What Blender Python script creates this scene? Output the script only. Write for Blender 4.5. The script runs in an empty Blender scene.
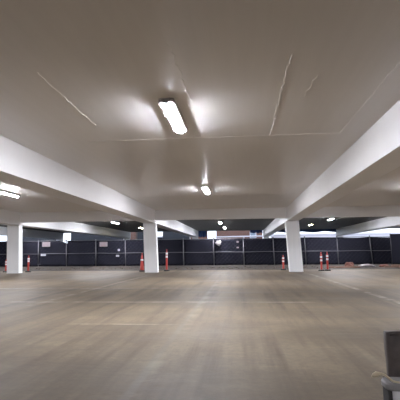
import bpy, bmesh, math, random
from mathutils import Vector, Matrix
random.seed(7)
S = bpy.context.scene
C = S.collection

# ------------------------------------------------------------------ helpers
def new_mat(name):
    m = bpy.data.materials.new(name); m.use_nodes = True
    nt = m.node_tree
    return m, nt, nt.nodes['Principled BSDF']

def N(nt, t, **kw):
    n = nt.nodes.new(t)
    for k, v in kw.items():
        if k.startswith('i_'):
            n.inputs[k[2:].replace('_', ' ')].default_value = v
        else:
            setattr(n, k, v)
    return n

def math_n(nt, op, a, b=None, c=None, clamp=False):
    n = nt.nodes.new('ShaderNodeMath'); n.operation = op; n.use_clamp = clamp
    for i, v in enumerate((a, b, c)):
        if v is None: continue
        if isinstance(v, (int, float)): n.inputs[i].default_value = v
        else: nt.links.new(v, n.inputs[i])
    return n.outputs[0]

def mixc(nt, fac, a, b, mode='MIX'):
    n = nt.nodes.new('ShaderNodeMix'); n.data_type = 'RGBA'; n.blend_type = mode
    for i, v in ((0, fac), (6, a), (7, b)):
        if isinstance(v, (int, float)): n.inputs[i].default_value = v
        elif isinstance(v, tuple): n.inputs[i].default_value = (*v, 1)
        else: nt.links.new(v, n.inputs[i])
    return n.outputs[2]

def noise(nt, vec, scale, detail=4, rough=.55, sxyz=(1, 1, 1), loc=(0, 0, 0)):
    mp = nt.nodes.new('ShaderNodeMapping'); mp.inputs['Scale'].default_value = sxyz; mp.inputs['Location'].default_value = loc
    nt.links.new(vec, mp.inputs['Vector'])
    n = nt.nodes.new('ShaderNodeTexNoise')
    n.inputs['Scale'].default_value = scale; n.inputs['Detail'].default_value = detail; n.inputs['Roughness'].default_value = rough
    nt.links.new(mp.outputs[0], n.inputs['Vector'])
    return n.outputs[0]

def ramp(nt, v, a, b, lo=0., hi=1.):
    n = nt.nodes.new('ShaderNodeMapRange'); n.clamp = True
    nt.links.new(v, n.inputs[0])
    n.inputs[1].default_value = a; n.inputs[2].default_value = b; n.inputs[3].default_value = lo; n.inputs[4].default_value = hi
    return n.outputs[0]

def plain(name, col, rough=.6, var=.12, scale=6, metal=0., bump=0., bscale=40, spec=.5):
    m, nt, b = new_mat(name)
    tc = N(nt, 'ShaderNodeTexCoord').outputs['Object']
    n = noise(nt, tc, scale)
    lo = tuple(c * (1 - var) for c in col); hi = tuple(min(1, c * (1 + var)) for c in col)
    nt.links.new(mixc(nt, n, lo, hi), b.inputs['Base Color'])
    b.inputs['Roughness'].default_value = rough; b.inputs['Metallic'].default_value = metal
    b.inputs['Specular IOR Level'].default_value = spec
    if bump:
        bn = N(nt, 'ShaderNodeBump'); bn.inputs['Strength'].default_value = bump; bn.inputs['Distance'].default_value = .01
        nt.links.new(noise(nt, tc, bscale), bn.inputs['Height']); nt.links.new(bn.outputs[0], b.inputs['Normal'])
    return m

def emit(name, col, strength):
    m, nt, b = new_mat(name)
    b.inputs['Base Color'].default_value = (*col, 1)
    b.inputs['Emission Color'].default_value = (*col, 1); b.inputs['Emission Strength'].default_value = strength
    return m

def obj(name, bm, mat, parent=None, smooth=False):
    bmesh.ops.recalc_face_normals(bm, faces=bm.faces)
    me = bpy.data.meshes.new(name); bm.to_mesh(me); bm.free()
    if smooth:
        for p in me.polygons: p.use_smooth = True
    me.materials.append(mat)
    o = bpy.data.objects.new(name, me); C.objects.link(o)
    if parent: o.parent = parent
    return o

def tag(o, label=None, cat=None, group=None, kind=None):
    if label: o['label'] = label
    if cat: o['category'] = cat
    if group: o['group'] = group
    if kind: o['kind'] = kind
    return o

def struct(o): o['kind'] = 'structure'; return o

def empty(name, loc, rz=0):
    o = bpy.data.objects.new(name, None); C.objects.link(o); o.location = loc; o.rotation_euler = (0, 0, rz)
    o.empty_display_size = .1
    return o

def box(bm, x0, x1, y0, y1, z0, z1, shx=0., bev=0.):
    """box; shx shifts the top face along x"""
    vs = [bm.verts.new(p) for p in ((x0, y0, z0), (x1, y0, z0), (x1, y1, z0), (x0, y1, z0),
          (x0 + shx, y0, z1), (x1 + shx, y0, z1), (x1 + shx, y1, z1), (x0 + shx, y1, z1))]
    fs = [bm.faces.new([vs[i] for i in q]) for q in ((0, 3, 2, 1), (4, 5, 6, 7), (0, 1, 5, 4), (1, 2, 6, 5), (2, 3, 7, 6), (3, 0, 4, 7))]
    if bev:
        es = list({e for f in fs for e in f.edges})
        bmesh.ops.bevel(bm, geom=es, offset=bev, segments=2, affect='EDGES')

def mbox(*a, **k):
    bm = bmesh.new(); box(bm, *a, **k); return bm

def lathe(bm, prof, seg=16, cx=0, cy=0):
    rings = []
    for r, z in prof:
        rings.append([bm.verts.new((cx + r * math.cos(2 * math.pi * i / seg), cy + r * math.sin(2 * math.pi * i / seg), z)) for i in range(seg)])
    for a, b in zip(rings, rings[1:]):
        for i in range(seg):
            bm.faces.new((a[i], a[(i + 1) % seg], b[(i + 1) % seg], b[i]))
    bm.faces.new(rings[0][::-1]); bm.faces.new(rings[-1])

def tube(bm, pts, r, seg=8):
    pts = [Vector(p) for p in pts]
    rings = []
    for i, p in enumerate(pts):
        d = (pts[min(i + 1, len(pts) - 1)] - pts[max(i - 1, 0)]).normalized()
        u = d.cross(Vector((0, 0, 1)))
        if u.length < .05: u = d.cross(Vector((0, 1, 0)))
        u.normalize(); v = d.cross(u)
        rr = r[i] if isinstance(r, (list, tuple)) else r
        rings.append([bm.verts.new(p + rr * (math.cos(2 * math.pi * k / seg) * u + math.sin(2 * math.pi * k / seg) * v)) for k in range(seg)])
    for a, b in zip(rings, rings[1:]):
        for i in range(seg):
            bm.faces.new((a[i], a[(i + 1) % seg], b[(i + 1) % seg], b[i]))
    bm.faces.new(rings[0][::-1]); bm.faces.new(rings[-1])

def slab(bm, outline, z0, z1):
    lo = [bm.verts.new((x, y, z0)) for x, y in outline]; hi = [bm.verts.new((x, y, z1)) for x, y in outline]
    n = len(lo)
    bm.faces.new(lo[::-1]); bm.faces.new(hi)
    for i in range(n): bm.faces.new((lo[i], lo[(i + 1) % n], hi[(i + 1) % n], hi[i]))

def rrect(w, h, r, seg=6):
    out = []
    for cx, cy, a0 in ((w / 2 - r, h / 2 - r, 0), (-w / 2 + r, h / 2 - r, 90), (-w / 2 + r, -h / 2 + r, 180), (w / 2 - r, -h / 2 + r, 270)):
        for k in range(seg + 1):
            a = math.radians(a0 + 90 * k / seg); out.append((cx + r * math.cos(a), cy + r * math.sin(a)))
    return out

# ------------------------------------------------------------------ materials
def ceiling_mat():
    m, nt, b = new_mat('ceiling_paint')
    tc = N(nt, 'ShaderNodeTexCoord').outputs['Object']
    big = noise(nt, tc, .5, 4); fine = noise(nt, tc, 4, 5); boards = noise(nt, tc, 1, 3, .6, (9, .35, 1))
    c = mixc(nt, boards, (.71, .685, .66), (.78, .755, .73))
    nt.links.new(c, b.inputs['Base Color'])
    b.inputs['Roughness'].default_value = .3
    b.inputs['Specular IOR Level'].default_value = .5
    bn = N(nt, 'ShaderNodeBump'); bn.inputs['Strength'].default_value = .2; bn.inputs['Distance'].default_value = .008
    return m

def floor_mat():
    m, nt, b = new_mat('worn_concrete_floor')
    tc = N(nt, 'ShaderNodeTexCoord').outputs['Object']
    sep = N(nt, 'ShaderNodeSeparateXYZ'); nt.links.new(tc, sep.inputs[0])
    wob = noise(nt, tc, 1.3, 4)
    X = math_n(nt, 'ADD', sep.outputs[0], math_n(nt, 'MULTIPLY', math_n(nt, 'SUBTRACT', wob, .5), .06))
    Y = math_n(nt, 'ADD', sep.outputs[1], math_n(nt, 'MULTIPLY', math_n(nt, 'SUBTRACT', wob, .5), .06))
    big = noise(nt, tc, .35, 5, .6); mid = noise(nt, tc, 1.4, 6, .65); fine = noise(nt, tc, 14, 6, .7)
    stx = noise(nt, tc, 1, 5, .65, (.22, .8, 1), (3, 1, 0)); sty = noise(nt, tc, 1, 5, .6, (3.2, .16, 1))
    c = mixc(nt, ramp(nt, big, .3, .7), (.074, .055, .036), (.128, .099, .066))
    c = mixc(nt, ramp(nt, stx, .48, .76, 0, .8), c, (.200, .158, .108))
    c = mixc(nt, ramp(nt, sty, .46, .64, 0, .8), c, (.058, .043, .030))
    c = mixc(nt, ramp(nt, mid, .48, .72, 0, .45), c, (.170, .132, .090))
    c = mixc(nt, ramp(nt, fine, .35, .7, 0, .45), c, (.062, .051, .039))
    def band(v, c0, hw, soft):
        d = math_n(nt, 'ABSOLUTE', math_n(nt, 'SUBTRACT', v, c0))
        return ramp(nt, d, hw, hw + soft, 1, 0)
    def rng(v, a, b_, soft=.3):
        return math_n(nt, 'MULTIPLY', ramp(nt, v, a, a + soft), ramp(nt, v, b_ - soft, b_, 1, 0))
    def mul(*a):
        r = a[0]
        for q in a[1:]: r = math_n(nt, 'MULTIPLY', r, q)
        return r
    wear = ramp(nt, noise(nt, tc, 2.2, 6, .75), .42, .62)
    # worn white stall lines
    for mk, amt in ((mul(band(X, 3.0, .06, .03), rng(Y, 7.5, 19.6)), .35),
                    (mul(band(Y, 6.1, .035, .03), rng(X, -2.5, -.7)), .18),
                    (mul(band(Y, 8.8, .05, .03), rng(X, -5, 1.5)), .35),
                    (mul(band(Y, 12.2, .06, .03), rng(X, -9, -1)), .35),
                    (mul(band(X, -4.1, .05, .03), rng(Y, 8, 19)), .2)):
        c = mixc(nt, mul(mk, wear, amt), c, (.46, .42, .36))
    # tooled joints and the patched crack
    for mk, amt in ((mul(band(Y, 5.52, .012, .015), rng(X, -20, 12)), .45), (mul(band(X, -.82, .02, .03), rng(Y, 2, 15)), .5),
                    (mul(band(Y, 16.5, .02, .02), rng(X, -20, 12)), .4)):
        c = mixc(nt, mul(mk, amt), c, (.10, .085, .07))
    pale = mul(band(X, -.78, .02, .10), rng(Y, 2, 15), ramp(nt, mid, .45, .6))
    c = mixc(nt, mul(pale, .12), c, (.40, .365, .31))
    nt.links.new(c, b.inputs['Base Color'])
    nt.links.new(ramp(nt, math_n(nt, 'ADD', stx, math_n(nt, 'MULTIPLY', mid, .5)), .5, 1.0, .52, .74), b.inputs['Roughness'])
    b.inputs['Specular IOR Level'].default_value = .12
    bn = N(nt, 'ShaderNodeBump'); bn.inputs['Strength'].default_value = .25; bn.inputs['Distance'].default_value = .01
    nt.links.new(fine, bn.inputs['Height']); nt.links.new(bn.outputs[0], b.inputs['Normal'])
    return m

def paint_mat(name, col, fluted=False):
    m, nt, b = new_mat(name)
    tc = N(nt, 'ShaderNodeTexCoord').outputs['Object']
    a = noise(nt, tc, 1.5, 5); f = noise(nt, tc, 18, 5)
    st = noise(nt, tc, 1, 4, .6, (22, 22, .4))
    c = mixc(nt, a, tuple(x * .93 for x in col), col)
    c = mixc(nt, ramp(nt, f, .62, .75, 0, .25), c, tuple(x * .8 for x in col))
    if fluted: c = mixc(nt, ramp(nt, st, .5, .65, 0, .3), c, tuple(x * .8 for x in col))
    nt.links.new(c, b.inputs['Base Color']); b.inputs['Roughness'].default_value = .42
    bn = N(nt, 'ShaderNodeBump'); bn.inputs['Strength'].default_value = .3; bn.inputs['Distance'].default_value = .008
    nt.links.new(st if fluted else f, bn.inputs['Height']); nt.links.new(bn.outputs[0], b.inputs['Normal'])
    return m

def dirt_mat():
    m, nt, b = new_mat('bare_dirt')
    tc = N(nt, 'ShaderNodeTexCoord').outputs['Object']
    a = noise(nt, tc, .9, 6, .7); f = noise(nt, tc, 7, 6, .75)
    c = mixc(nt, ramp(nt, a, .35, .65), (.015, .011, .009), (.036, .025, .019))
    c = mixc(nt, ramp(nt, f, .55, .75, 0, .7), c, (.065, .042, .028))
    nt.links.new(c, b.inputs['Base Color']); b.inputs['Roughness'].default_value = .95
    bn = N(nt, 'ShaderNodeBump'); bn.inputs['Strength'].default_value = .8; bn.inputs['Distance'].default_value = .05
    nt.links.new(f, bn.inputs['Height']); nt.links.new(bn.outputs[0], b.inputs['Normal'])
    return m

def screen_mat():
    m, nt, b = new_mat('navy_privacy_mesh')
    tc = N(nt, 'ShaderNodeTexCoord').outputs['Object']
    a = noise(nt, tc, .8, 4); f = noise(nt, tc, 1, 4, .6, (8, 8, 1))
    c = mixc(nt, a, (.008, .008, .013), (.013, .013, .021))
    c = mixc(nt, ramp(nt, f, .55, .8, 0, .4), c, (.018, .018, .026))
    nt.links.new(c, b.inputs['Base Color']); b.inputs['Roughness'].default_value = .9; b.inputs['Specular IOR Level'].default_value = .12
    return m

def brick_mat():
    m, nt, b = new_mat('red_brick')
    tc = N(nt, 'ShaderNodeTexCoord').outputs['Object']
    mp = N(nt, 'ShaderNodeMapping'); mp.inputs['Rotation'].default_value = (math.radians(90), 0, 0); nt.links.new(tc, mp.inputs[0])
    br = N(nt, 'ShaderNodeTexBrick'); nt.links.new(mp.outputs[0], br.inputs['Vector'])
    br.inputs['Color1'].default_value = (.17, .075, .055, 1); br.inputs['Color2'].default_value = (.22, .11, .085, 1)
    br.inputs['Mortar'].default_value = (.24, .20, .19, 1); br.inputs['Scale'].default_value = 4
    nt.links.new(br.outputs[0], b.inputs['Base Color']); b.inputs['Roughness'].default_value = .9
    return m

def cloth_mat(name, col, dark):
    m, nt, b = new_mat(name)
    tc = N(nt, 'ShaderNodeTexCoord').outputs['Object']
    a = noise(nt, tc, 7, 6, .65); w = noise(nt, tc, 160, 3)
    c = mixc(nt, ramp(nt, a, .35, .7), dark, col)
    nt.links.new(c, b.inputs['Base Color']); b.inputs['Roughness'].default_value = .7
    bn = N(nt, 'ShaderNodeBump'); bn.inputs['Strength'].default_value = .4; bn.inputs['Distance'].default_value = .004
    nt.links.new(w, bn.inputs['Height']); nt.links.new(bn.outputs[0], b.inputs['Normal'])
    return m

M = dict(
    ceil=ceiling_mat(), floor=floor_mat(), beam=paint_mat('white_beam_paint', (.90, .895, .91)), col=paint_mat('white_column_paint', (.84, .845, .86), True),
    ceil2=plain('dark_grey_soffit', (.15, .152, .15), .6, .25, 1.5, spec=.2), seam=plain('ceiling_seam_ridge', (.80, .78, .75), .45, .05),
    dirt=dirt_mat(), screen=screen_mat(), brick=brick_mat(),
    galv=plain('galvanised_steel', (.12, .12, .13), .5, .15, 9, .5), wire=plain('galvanised_wire', (.03, .03, .036), .55, .1, 9, .4),
    housing=plain('lamp_housing_grey', (.42, .41, .42), .4), lens=emit('lamp_lens_glow', (.91, .925, 1.0), 560.),
    lens_warm=emit('warm_lamp_lens_glow', (1.0, .88, .55), 60.),
    orange=plain('red_orange_plastic', (.34, .022, .014), .45, .1), band=plain('white_reflective_band', (.7, .7, .72), .3, .03),
    rubber=plain('black_rubber', (.03, .028, .028), .8, .2), wallc=plain('grey_block_wall', (.36, .34, .31), .8, .15, 2, bump=.3),
    darkc=plain('dark_grey_cladding', (.03, .034, .045), .7, .3, .6), pale=plain('pale_render', (.82, .80, .88), .8, .1, .5),
    asphalt=plain('asphalt', (.07, .07, .072), .9, .2, 3), sign=plain('faded_sign_face', (.19, .16, .17), .5, .15, 12),
    signw=plain('white_sign_face', (.3, .3, .33), .5, .08, 12), ink=plain('sign_ink', (.16, .10, .10), .6), pbag=cloth_mat('white_plastic_film', (.34, .31, .31), (.2, .18, .18)),
    tarpb=cloth_mat('dark_blue_tarpaulin', (.05, .11, .32), (.02, .04, .13)), wood=plain('weathered_timber', (.12, .065, .045), .8, .3, 5),
    red=plain('faded_orange_fabric', (.11, .04, .028), .8, .25), bagd=cloth_mat('charcoal_brown_cloth', (.10, .080, .074), (.045, .037, .036)),
    rim=plain('dark_grey_plastic', (.21, .20, .20), .6, .12, 20), tub=plain('light_grey_plastic', (.6, .585, .6), .6, .1, 14),
    cord=plain('cream_cord', (.52, .44, .32), .8, .12, 60), glass=plain('window_glass_dark', (.35, .42, .52), .1, .1), leaf=plain('dead_leaves', (.07, .045, .03), .9, .4, 9),
)

# ------------------------------------------------------------------ the setting
CEIL = 3.15; BB = 2.50; CB = 2.64; ROW = 21.5; ROW2 = 44.0
struct(obj('floor', mbox(-27, 17.5, -7, 24, -.3, 0), M['floor']))
struct(obj('floor', mbox(-27, 17.5, 32.3, 48, -.3, 0), M['asphalt']))
# bare dirt between the slab and the fence, gently uneven
bm = bmesh.new()
nx, ny = 180, 26
g = [[bm.verts.new((-27 + 44.5 * i / nx, 24 + 8.3 * j / ny, (0 if j in (0, ny) else random.uniform(-.02, .045)))) for j in range(ny + 1)] for i in range(nx + 1)]
for i in range(nx):
    for j in range(ny): bm.faces.new((g[i][j], g[i + 1][j], g[i + 1][j + 1], g[i][j + 1]))
struct(obj('ground_dirt', bm, M['dirt'], smooth=True))
struct(obj('ground_outside', mbox(-60, 60, 48, 110, -.3, 0), M['asphalt']))
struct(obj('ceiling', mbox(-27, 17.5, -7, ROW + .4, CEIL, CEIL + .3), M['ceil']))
struct(obj('ceiling', mbox(-27, 17.5, ROW + .4, ROW2 + .6, CEIL, CEIL + .3), M['ceil2']))  # far ceiling coloured darker than the near one
struct(obj('wall_back', mbox(-27, 17.5, -7.25, -7, 0, CEIL), M['wallc']))
struct(obj('wall_left', mbox(-27.25, -27, -7, 32, 0, CEIL), M['wallc']))
struct(obj('wall_right', mbox(17.5, 17.75, -7, 32, 0, CEIL), M['wallc']))
# main beams running away from the camera
BX = [(-26.6, -25.95), (-19.4, -18.75), (-12.18, -11.45), (-4.95, -4.30), (2.33, 2.90), (9.55, 10.2), (16.7, 17.3)]
for a, b in BX:
    struct(obj('ceiling_beam', mbox(a, b, -7, ROW2 + .4, BB, CEIL), M['beam']))
for (a, b), (c, d) in zip(BX, BX[1:]):
    struct(obj('ceiling_crossbeam', mbox(b, c, ROW, ROW + .4, CB, CEIL), M['beam']))
# raised formwork seams on the ceiling
def seam(pts, w, wob=.012):
    bm = bmesh.new(); out = []
    for (x0, y0), (x1, y1) in zip(pts, pts[1:]):
        L = math.hypot(x1 - x0, y1 - y0); n = max(2, int(L / .07))
        for k in range(n):
            t = k / n; out.append((x0 + (x1 - x0) * t + random.uniform(-wob, wob), y0 + (y1 - y0) * t + random.uniform(-wob, wob)))
    out.append(pts[-1])
    dx, dy = pts[-1][0] - pts[0][0], pts[-1][1] - pts[0][1]; l = math.hypot(dx, dy); px, py = -dy / l, dx / l
    prev = None
    for i, (x, y) in enumerate(out):
        ww = w * random.uniform(.2, .75)
        q = [bm.verts.new((x - px * ww, y - py * ww, CEIL)), bm.verts.new((x, y, CEIL - .004)), bm.verts.new((x + px * ww, y + py * ww, CEIL))]
        if prev:
            bm.faces.new((prev[0], prev[1], q[1], q[0])); bm.faces.new((prev[1], prev[2], q[2], q[1]))
        prev = q
    struct(obj('trim_ceiling_seam', bm, M['seam']))
seam([(-2.9, 7.9), (-.2, 7.9)], .007); seam([(-.2, 7.9), (1.9, 7.91)], .016); seam([(-4.3, 16.4), (2.3, 16.4)], .014)
seam([(-2.38, 4.7), (-2.4, 6.9)], .010); seam([(.6, 4.6), (.59, 6.2), (.6, 7.9)], .013, .02); seam([(1.87, 4.3), (1.87, 7.9)], .008)
seam([(-.7, 4.1), (-.66, 5.8)], .007, .025); seam([(.98, 5.2), (.94, 5.9)], .008, .02); seam([(-4.3, 24.5), (2.3, 24.5)], .02)

# columns: board-marked, leaning slightly with the sloping slab
def column(x0, x1, y, sh, label=None):
    bm = mbox(x0, x1, y, y + .39, 0, BB, shx=sh)
    bmesh.ops.subdivide_edges(bm, edges=[e for e in bm.edges], cuts=5, use_grid_fill=True)
    o = obj('concrete_column', bm, M['col'])
    if label: tag(o, label, 'column', 'square white columns along the slab edge')
    else: struct(o)
    return o
column(-12.06, -11.42, ROW, -.09, 'leftmost white square concrete column, with its right side face in view')
column(-4.80, -4.16, ROW, -.11, 'middle white square concrete column, between two red delineator posts')
column(2.37, 3.02, ROW, -.13, 'white square concrete column on the right, leaning most from upright')
column(-19.3, -18.7, ROW, -.1); column(9.6, 10.2, ROW, -.1)
for a, b in BX[1:6]: struct(obj('concrete_column', mbox(a + .04, b - .02, ROW2, ROW2 + .39, 0, BB), M['col']))

# ------------------------------------------------------------------ ceiling lamps
def make_lamp(lens_m):
    r = empty('ceiling_light', (0, 0, 0))
    bm = bmesh.new()
    slab(bm, rrect(.225, 1.6, .05), -.055, 0)
    bmesh.ops.bevel(bm, geom=[e for e in bm.edges if all(abs(v.co.z + .055) < 1e-4 for v in e.verts)], offset=.012, segments=2, affect='EDGES')
    obj('housing', bm, M['housing'], r)
    bm = bmesh.new(); slab(bm, rrect(.118, 1.48, .055, 8), -.074, -.055)
    bmesh.ops.bevel(bm, geom=[e for e in bm.edges if all(abs(v.co.z + .074) < 1e-4 for v in e.verts)], offset=.012, segments=3, affect='EDGES')
    obj('lens', bm, lens_m, r)
    for s in (-1, 1):
        bm = bmesh.new(); box(bm, -.035, .035, s * .79 - .02, s * .79 + .02, -.075, -.056, bev=.004)
        obj('latch', bm, M['galv'], r)
    return r
def copy_tree(o, parent=None):
    c = o.copy(); C.objects.link(c)
    if parent: c.parent = parent
    for ch in list(o.children): copy_tree(ch, c)
    return c
GL = 'tube lamps under the ceiling'
lamps = [
    (-1.0, 6.55, 'large lit white lamp nearest the viewer, on the ceiling above the open floor', 0),
    (-1.13, 14.6, 'second lit lamp in the middle bay, between the largest lamp and the crossbeam', 0),
    (-8.15, 14.3, 'lit lamp cut by the left picture edge, left of the long left beam', 0),
    (-1.44, 31.3, 'small lit lamp just under the middle crossbeam, upper of two near each other', 0),
    (-1.36, 38.0, 'tiny lit lamp deepest in the middle bay, just below another tiny lamp', 0),
    (-8.75, 29.6, 'small lit lamp left of the middle column, seen over the dark fence', 0),
    (-8.45, 36.2, 'yellowish lit lamp right beside the top of the middle column', 1),
    (6.1, 29.6, 'small slanting lit lamp under the right crossbeam', 0),
    (5.7, 35.6, 'yellowish lit lamp just right of the top of the right column', 1)]
GO = 'tube lamps outside the picture or hidden behind a beam'
for x, y in ((-1.0, -4.6), (-8.1, 6.6), (-1.1, 23.2), (-8.2, 23.0), (6.0, 6.9), (6.0, 14.6), (6.0, 23.2), (-15.3, 14.6), (-15.3, 23), (-15.4, 30), (13.4, 14.6), (13.3, 30)):  # the first, behind the camera, is added to light the bin and panel
    lamps.append((x, y, None, 0))
protos = {}
for x, y, lab, kind in lamps:
    if kind not in protos:
        o = protos[kind] = make_lamp(M['lens_warm'] if kind else M['lens'])
    else:
        o = copy_tree(protos[kind])
    o.location = (x, y, CEIL); o.rotation_euler = (0, 0, 0)
    tag(o, lab or 'lit tube lamp under the ceiling, outside the picture or hidden behind a beam', 'ceiling light')
    if lab: o['group'] = GL
    else: o['group'] = GO

# ------------------------------------------------------------------ fence
FY = 32.0; FT = 1.96
fence = empty('screened_fence', (-4, FY, 0))
tag(fence, 'long chain link fence covered with dark navy privacy screen behind the columns', 'fence')
ox = -4
posts = [-24.6, -22.4, -20.2, -17.95, -15.42, -13.2, -10.9, -8.6, -6.4, -4.2, -1.95, .25, 2.45, 4.7, 7.0, 9.37, 11.7, 14.0, 16.3]
for i, x in enumerate(posts):
    bm = bmesh.new()
    lean = random.uniform(-.04, .0) - .04
    if i == 15: lean = -.14
    tube(bm, [(x - ox, -.04, 0), (x - ox + lean, -.04, FT + .06)], .033, 10)
    lathe(bm, [(.05, FT + .04), (.05, FT + .07), (.02, FT + .1)], 10, x - ox + lean, -.04)
    obj('fence_post', bm, M['galv'], fence, True)
for a, b in zip(posts, posts[1:]):
    bm = bmesh.new(); n = 14; m = 10; A = []
    ph = random.uniform(0, 6)
    dip = random.uniform(.0, .05)
    if abs(a + 13.2) < .01 : dip = .03
    for i in range(n + 1):
        t = i / n; x = a + (b - a) * t - ox; row = []
        for j in range(m + 1):
            s = j / m
            z = .02 + s * (FT - .02 - dip * math.sin(math.pi * t)) 
            if abs(a + 15.42) < .01 and t > .75: z = .02 + s * (FT - .02 - .22 * (t - .75) / .25)
            row.append(bm.verts.new((x, .03 + .02 * math.sin(ph + 9 * t + 2 * s) * math.sin(math.pi * t), z)))
        A.append(row)
    for i in range(n):
        for j in range(m): bm.faces.new((A[i][j], A[i + 1][j], A[i + 1][j + 1], A[i][j + 1]))
    o = obj('privacy_screen', bm, M['screen'], fence, True)
    md = o.modifiers.new('thick', 'SOLIDIFY'); md.thickness = .006
    # chain-link weave of this span, in front of the screen
    bm = bmesh.new()
    w = b - a; st = .30; k = -FT
    while k < w:
        for sgn in (1, -1):
            x0, z0, x1, z1 = (k, 0, k + FT, FT) if sgn > 0 else (k + FT, 0, k, FT)
            # clip to 0..w
            dxz = (x1 - x0)
            ts = sorted(((0 - x0) / dxz, (w - x0) / dxz)); t0 = max(0, ts[0]); t1 = min(1, ts[1])
            if t1 - t0 > .03:
                p = (a - ox + x0 + dxz * t0, -.012 * sgn, .02 + (FT - .04) * t0); q = (a - ox + x0 + dxz * t1, -.012 * sgn, .02 + (FT - .04) * t1)
                tube(bm, [p, q], .0035, 3)
        k += st
    obj('chain_link', bm, M['wire'], fence)
for z, nm in ((FT, 'top_rail'), (.98, 'middle_rail')):
    bm = bmesh.new(); pts = []
    for i in range(90):
        x = -24.6 + 40.9 * i / 89
        pts.append((x - ox, -.06, z + (.012 * math.sin(i * .9))))
    tube(bm, pts, .019, 8); obj(nm, bm, M['galv'], fence, True)
bm = mbox(-10.86 + .02 - ox + 0 - 4.62, -10.86 - ox - 4.35, -.12, -.09, .17, .22); obj('latch', bm, M['galv'], fence)
# taller dark screened panel at the right end
t = empty('screened_hoarding', (11.9, 31.2, 0)); tag(t, 'taller dark screened panel standing in front of the fence at the far right', 'fence panel')
bm = mbox(-1.45, 1.6, -.02, .02, .12, 2.12); obj('privacy_screen', bm, M['screen'], t)
for x in (-1.48, 1.63):
    bm = bmesh.new(); tube(bm, [(x, 0, .03), (x, 0, 2.15)], .03, 8); obj('upright', bm, M['wire'], t, True)
for x in (-1.48, 1.63): bm = mbox(x - .07, x + .07, -.3, .3, 0, .04, bev=.01); obj('foot', bm, M['rubber'], t)

# signs on the fence (lettering is too small to read: rows of worn marks)
def sign(x, z, w, h, label, mat, lines=0, name='fence_sign'):
    t = empty(name, (x, FY - .15, z)); tag(t, label, 'sign', 'notices on the fence')
    obj('sign_face', mbox(-w / 2, w / 2, -.012, .012, -h / 2, h / 2, bev=.004), mat, t)
    for k in range(lines):
        zz = h * (.3 - .6 * k / max(1, lines - 1)) if lines > 1 else 0
        obj('line_of_writing', mbox(-w * .38, w * random.uniform(.2, .38), -.016, -.0125, zz - h * .045, zz + h * .045), M['ink'], t)
    for s in (-1, 1):
        bm = bmesh.new(); tube(bm, [(s * w * .42, -.02, h * .4), (s * w * .42, .035, h * .4)], .008, 5); obj('tie', bm, M['wire'], t)
sign(-14.8, 1.70, .62, .36, 'faded grey sign high on the fence, right of the leftmost column', M['sign'], 3)
sign(-15.0, .89, .40, .15, 'small white sign low on the fence below the faded grey sign', M['signw'])
sign(-10.3, 1.66, .60, .36, 'faded pinkish sign high on the fence, midway between left and middle columns', M['sign'], 3)
sign(-9.11, 1.21, .16, .16, 'tiny white square tag on fence, upper of two stacked ones', M['signw'])
sign(-9.2, .78, .24, .14, 'tiny white tag on fence, lower of two stacked ones', M['signw'])
sign(-.20, 1.72, .16, .13, 'tiny grey tag high on the fence in the middle bay', M['sign'])
sign(-.20, 1.30, .16, .10, 'tiny grey tag on fence below another, in the middle bay', M['sign'])
# plastic bag caught on the fence
bm = bmesh.new(); bmesh.ops.create_icosphere(bm, subdivisions=3, radius=.19)
for v in bm.verts:
    n = v.co.normalized(); k = 1 + .28 * math.sin(5 * n.x + 3 * n.z) * math.cos(4 * n.z) + random.uniform(-.05, .05)
    v.co = Vector((n.x * .20 * k + .05 * n.z, n.y * .07 * k, n.z * .19 * k - (.06 if n.x > .3 else 0)))
o = obj('plastic_bag', bm, M['pbag'], None, True); o.location = (-1.60, FY - .14, 1.66)
tag(o, 'crumpled pale plastic bag caught high on the fence', 'bag')

# ------------------------------------------------------------------ delineator posts
def delineator(x, y, h, label, bands=(.80, .66), r=.048, wide=0):
    t = empty('delineator_post', (x, y, 0)); tag(t, label, 'delineator post', 'red delineator posts along the slab edge')
    bm = bmesh.new(); lathe(bm, [(.15, 0), (.16, .012), (.16, .045), (.13, .065), (.075, .075)], 8); obj('base', bm, M['rubber'], t)
    bm = bmesh.new()
    rb = r + wide
    lathe(bm, [(rb + .012, .076), (rb, .12), (rb - wide * .5, h * .45), (r * .98, h * .86), (r * .6, h * .89), (r * .42, h * .91), (r * .42, h * .955), (r * .62, h * .965), (r * .62, h * .99), (r * .3, h)], 18)
    obj('tube', bm, M['orange'], t, True)
    for f in bands:
        w = (rb - (rb - r) * f) + .006 if wide else r + .004
        bm = bmesh.new(); z = h * f
        lathe(bm, [(w, z - h * .045), (w + .002, z - h * .04), (w + .002, z + h * .04), (w, z + h * .045)], 18)
        obj('reflective_band', bm, M['band'], t, True)
    return t
delineator(-11.62, 22.9, .90, 'red delineator post with white bands just right of the leftmost column')
delineator(-12.90, 22.9, .72, 'red delineator post mostly hidden behind the left side of the leftmost column', (.78, .6))
delineator(-5.27, 22.9, .98, 'stout red marker post just left of the middle column', (.62,), .045, .06)
delineator(-4.00, 23.3, 1.16, 'tallest red delineator post, just right of the middle column')
delineator(2.27, 23.6, .80, 'short red delineator post just left of the right column', (.78, .58))
delineator(4.03, 22.3, .93, 'left one of the pair of red delineator posts right of the right column', (.74, .56))
delineator(4.37, 22.5, .95, 'right one of the pair of red delineator posts right of the right column', (.77, .60))

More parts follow.
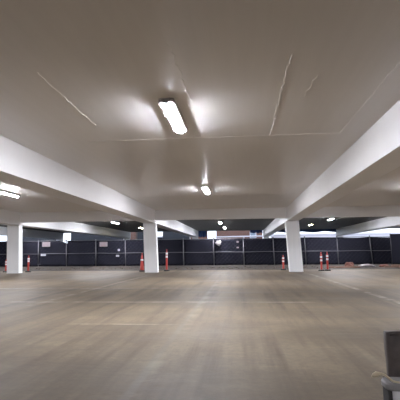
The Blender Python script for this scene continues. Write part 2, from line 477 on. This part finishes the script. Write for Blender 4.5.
# ------------------------------------------------------------------ debris by the fence on the right
def plank(x0, x1, y, z, w, label, rz=0., th=.05):
    o = obj('timber_plank', mbox(-(x1 - x0) / 2, (x1 - x0) / 2, -w / 2, w / 2, 0, th, bev=.006), M['wood'])
    o.location = ((x0 + x1) / 2, y, z); o.rotation_euler = (0, 0, rz)
    tag(o, label, 'plank', 'planks on the dirt by the fence')
plank(4.9, 6.6, 25.0, .05, .2, 'short brown plank on the dirt right of the pair of delineator posts', -.05, .07)
plank(7.9, 11.4, 24.9, .05, .22, 'long brown plank on the dirt at the far right, beyond the pale tarp bundle', .02, .09)
plank(8.8, 12.6, 26.4, .05, .26, 'long brown plank farther back at the far right, nearer the fence', .03, .12)
# crumpled tarp bundle
def lump(name, mat, loc, sx, sy, sz, seed, label, cat):
    rnd = random.Random(seed)
    bm = bmesh.new(); bmesh.ops.create_icosphere(bm, subdivisions=4, radius=1)
    ks = [(Vector((rnd.uniform(-5, 5), rnd.uniform(-5, 5), rnd.uniform(-5, 5))), rnd.uniform(0, 6)) for _ in range(7)]
    for v in bm.verts:
        n = v.co.copy(); k = 1 + sum(.06 * math.sin(d.dot(n) + p) for d, p in ks)
        v.co = Vector((n.x * sx * k, n.y * sy * k, max(0, (n.z + .25) * sz * k)))
    o = obj(name, bm, mat, None, True); o.location = loc; tag(o, label, cat); return o
lump('tarp_bundle', M['sign'], (7.35, 26.4, .04), .5, .35, .12, 3, 'crumpled pale grey tarp bundle lying on the dirt before the fence', 'tarp')
lump('cloth_bundle', M['red'], (6.35, 26.2, .04), .27, .25, .24, 5, 'faded orange cloth bundle at the left end of the grey tarp', 'cloth')
lump('cloth_bundle', M['red'], (8.2, 25.8, .04), .28, .22, .13, 8, 'faded orange cloth heap at the right end of the grey tarp', 'cloth')
# leaf litter strip, uncountable
bm = bmesh.new()
for k in range(1500):
    x = random.uniform(-20, 14); y = 24.2 + abs(random.gauss(0, 1)) * 2.6
    if y > 31.7 or (4.6 < x and 24.3 < y < 27.2): continue
    s = random.uniform(.03, .09); a = random.uniform(0, 6.28); z = .05
    vs = [bm.verts.new((x + s * math.cos(a + q) * (1 if i % 2 else .5), y + s * math.sin(a + q) * (1 if i % 2 else .5), z + random.uniform(0, .05))) for i, q in enumerate((0, 1.57, 3.14, 4.71))]
    bm.faces.new(vs)
o = obj('leaf_litter', bm, M['leaf']); tag(o, 'scattered dead leaves and scraps along the dirt before the fence', 'leaves', kind='stuff')

# ------------------------------------------------------------------ beyond the fence
def bag_wall(name, mat, x0, x1, y0, y1, z1, label, cat='building', parts=()):
    t = empty(name, ((x0 + x1) / 2, y0, 0)); tag(t, label, cat); w = (x1 - x0) / 2
    obj('wall', mbox(-w, w, 0, y1 - y0, 0, z1), mat, t)
    obj('coping', mbox(-w, w, -.1, y1 - y0 + .1, z1, z1 + .15), M['pale'], t)
    for (a, b, c, d) in parts:
        cx = (x0 + x1) / 2
        f = obj('window_frame', mbox(a - cx, b - cx, -.05, 0, c, d), M['pale'], t)
        obj('pane', mbox(a - cx + .08, b - cx - .08, -.07, -.051, c + .08, d - .08), M['glass'], f)
    return t
bag_wall('clad_building', M['darkc'], -27.3, -21.6, 50, 50.8, 6, 'dark grey building beyond the fence at the far left')
bag_wall('clad_building', M['darkc'], -20.2, -13.3, 50, 50.8, 6, 'dark grey building beyond the fence, left of the small brick pier')
bag_wall('brick_pier', M['brick'], -13.05, -12.3, 50, 51, 5, 'red brick wall end seen left of the middle column', 'wall')
bag_wall('clad_building', M['darkc'], -12.1, -10.3, 50, 50.6, 6, 'narrow dark grey building just left of the middle column, beyond the fence')
bag_wall('boundary_wall', M['darkc'], -10.25, -9.1, 50, 50.4, 2.75, 'low dark wall under the small bright gap right of the middle column', 'wall')
bag_wall('clad_building', M['darkc'], -9.05, -5.9, 50, 50.6, 6, 'dark grey building just right of the small bright gap by the middle column')
bag_wall('brick_building', M['brick'], -5.8, -3.85, 50, 51, 6, 'narrow red brick building left of the largest bright gap in the middle bay')
bag_wall('brick_building', M['brick'], -2.75, 2.55, 50, 56, 6, 'red brick building in the middle bay, right of the bright gap', parts=((1.1, 1.85, 2.5, 3.3),))
bag_wall('rendered_wall', M['pale'], 4.1, 34, 58, 58.4, 3.1, 'long pale rendered wall beyond the fence on the right', 'wall')
bm = bmesh.new(); tube(bm, [(-2.9, 47.5, 2.62), (3.6, 47.5, 2.66)], .07, 8)
for x in (-2.8, .4, 3.5): tube(bm, [(x, 47.5, 0), (x, 47.5, 2.62)], .04, 8)
o = obj('pipe_rail', bm, M['pale'], None, True); tag(o, 'pale pipe rail running above the fence in front of the brick building', 'rail')
def tarp(x0, x1, y, z0, z1, label):
    bm = bmesh.new(); n = 30; rows = []
    for i in range(n + 1):
        t_ = i / n
        rows.append([bm.verts.new(((x1 - x0) * (t_ - .5), .04 * math.sin(t_ * 23 + j), z0 + (z1 - z0) * j / 4 - z1 + (0 if j else .05 * math.sin(t_ * 17)))) for j in range(5)])
    for i in range(n):
        for j in range(4): bm.faces.new((rows[i][j], rows[i + 1][j], rows[i + 1][j + 1], rows[i][j + 1]))
    o = obj('hanging_tarpaulin', bm, M['tarpb'], None, True); o.location = ((x0 + x1) / 2, y, z1)
    md = o.modifiers.new('thick', 'SOLIDIFY'); md.thickness = .01
    tag(o, label, 'tarpaulin', 'blue tarpaulins hung from the far ceiling edge')
tarp(3.1, 9.5, 43.8, 2.87, 3.14, 'long dark blue tarpaulin hung under the far ceiling edge right of the right column')
tarp(-4.25, -3.4, 43.8, 2.5, 3.14, 'narrow dark blue tarpaulin beside the bright gap in the middle bay')
tarp(1.0, 2.25, 43.8, 2.85, 3.14, 'small dark blue tarpaulin hung just left of the right-hand beam, far back')

# ------------------------------------------------------------------ bin and padded panel at the lower right
t = empty('grey_bin', (.815, 1.885, 0)); tag(t, 'slim light grey bin with dark rim and cream cord, at the lower right', 'bin')
def loft(bm, secs, close=True):
    rows = [[bm.verts.new((x, y, z)) for x, y in o] for o, z in secs]; n = len(rows[0])
    for p_, q_ in zip(rows, rows[1:]):
        for i in range(n): bm.faces.new((p_[i], p_[(i + 1) % n], q_[(i + 1) % n], q_[i]))
    if close: bm.faces.new(rows[0][::-1]); bm.faces.new(rows[-1])
bm = bmesh.new(); loft(bm, [(rrect(.38, .07, .012), 0), (rrect(.43, .075, .015), .10), (rrect(.448, .078, .015), .446)])
obj('tub', bm, M['tub'], t)
bm = bmesh.new()
loft(bm, [(rrect(.485, .092, .03), .446), (rrect(.50, .104, .035), .452), (rrect(.50, .104, .035), .468), (rrect(.49, .094, .03), .476)])
obj('rim', bm, M['rim'], t, False)
bm = bmesh.new(); loft(bm, [(rrect(.014, .074, .005), .05), (rrect(.016, .076, .005), .40), (rrect(.016, .076, .005), .445)])
for v in bm.verts: v.co.x -= .2335
obj('gap_shadow_strip', bm, M['rubber'], t)  # black strip modelled in place of the shadow gap left of the tub
bm = bmesh.new()
P = [(-.300, -.03, .497), (-.294, -.03, .502), (-.283, -.03, .506), (-.272, -.03, .507), (-.262, -.03, .508), (-.25, -.033, .504), (-.236, -.036, .493), (-.222, -.038, .482), (-.205, -.04, .479), (-.10, -.041, .4785), (0, -.04, .479), (.10, -.042, .4785), (.18, -.04, .479), (.24, -.04, .479)]
tube(bm, P, [.002, .008, .011, .008, .005, .0045, .0045, .0045, .004, .003, .003, .003, .003, .003], 8)
obj('cord', bm, M['cord'], t, True)

t = empty('padded_panel', (.88, 1.985, 0)); tag(t, 'upright dark brown cloth-covered panel standing behind the slim grey bin, at lower right', 'panel')
bm = mbox(-.262, .28, -.025, .025, 0, .648)
for ax, lo_, hi_, k in ((0, -.262, .28, 20), (2, 0, .648, 26)):
    for i in range(1, k):
        co_ = [0, 0, 0]; no_ = [0, 0, 0]; co_[ax] = lo_ + (hi_ - lo_) * i / k; no_[ax] = 1
        bmesh.ops.bisect_plane(bm, geom=bm.verts[:] + bm.edges[:] + bm.faces[:], plane_co=co_, plane_no=no_)
for v in bm.verts:
    x, y, z = v.co
    if z > .02:
        ww = .004 * math.sin(17 * x + 23 * z) + .004 * math.sin(31 * z - 19 * x + 2) + .002 * math.sin(53 * x + 31 * z)
        v.co.y += ww * (1 if y < 0 else -1); v.co.x += .002 * math.sin(28 * z + 9 * y); v.co.z += .003 * math.sin(22 * x) * (z / .63)
obj('cloth_cover', bm, M['bagd'], t, True)
bm = bmesh.new(); tube(bm, [(-.255 + .53 * i / 20, -.028, .642 + .003 * math.sin(i)) for i in range(21)], .005, 8); obj('top_hem', bm, M['bagd'], t, True)

# ------------------------------------------------------------------ sky, camera, view
w = bpy.data.worlds.new('sky'); S.world = w; w.use_nodes = True
bg = w.node_tree.nodes['Background']; bg.inputs[0].default_value = (.78, .86, 1.0, 1); bg.inputs[1].default_value = 1.8

f = 430.; p = math.atan(52 / 430); yaw = math.atan(40 / 430 * math.cos(p)); roll = .010
cam = bpy.data.cameras.new('camera'); co = bpy.data.objects.new('camera', cam); C.objects.link(co); S.camera = co
cam.sensor_width = 36; cam.lens = 36 * f / 400; cam.clip_start = .05; cam.clip_end = 300
co.matrix_world = Matrix.Translation((0, 0, 1)) @ Matrix.Rotation(yaw, 4, 'Z') @ Matrix.Rotation(math.pi / 2 + p, 4, 'X') @ Matrix.Rotation(-roll, 4, 'Z')
v = S.view_settings; v.view_transform = 'Standard'; v.look = 'None'; v.gamma = 1; v.use_curve_mapping = False; v.exposure = .27
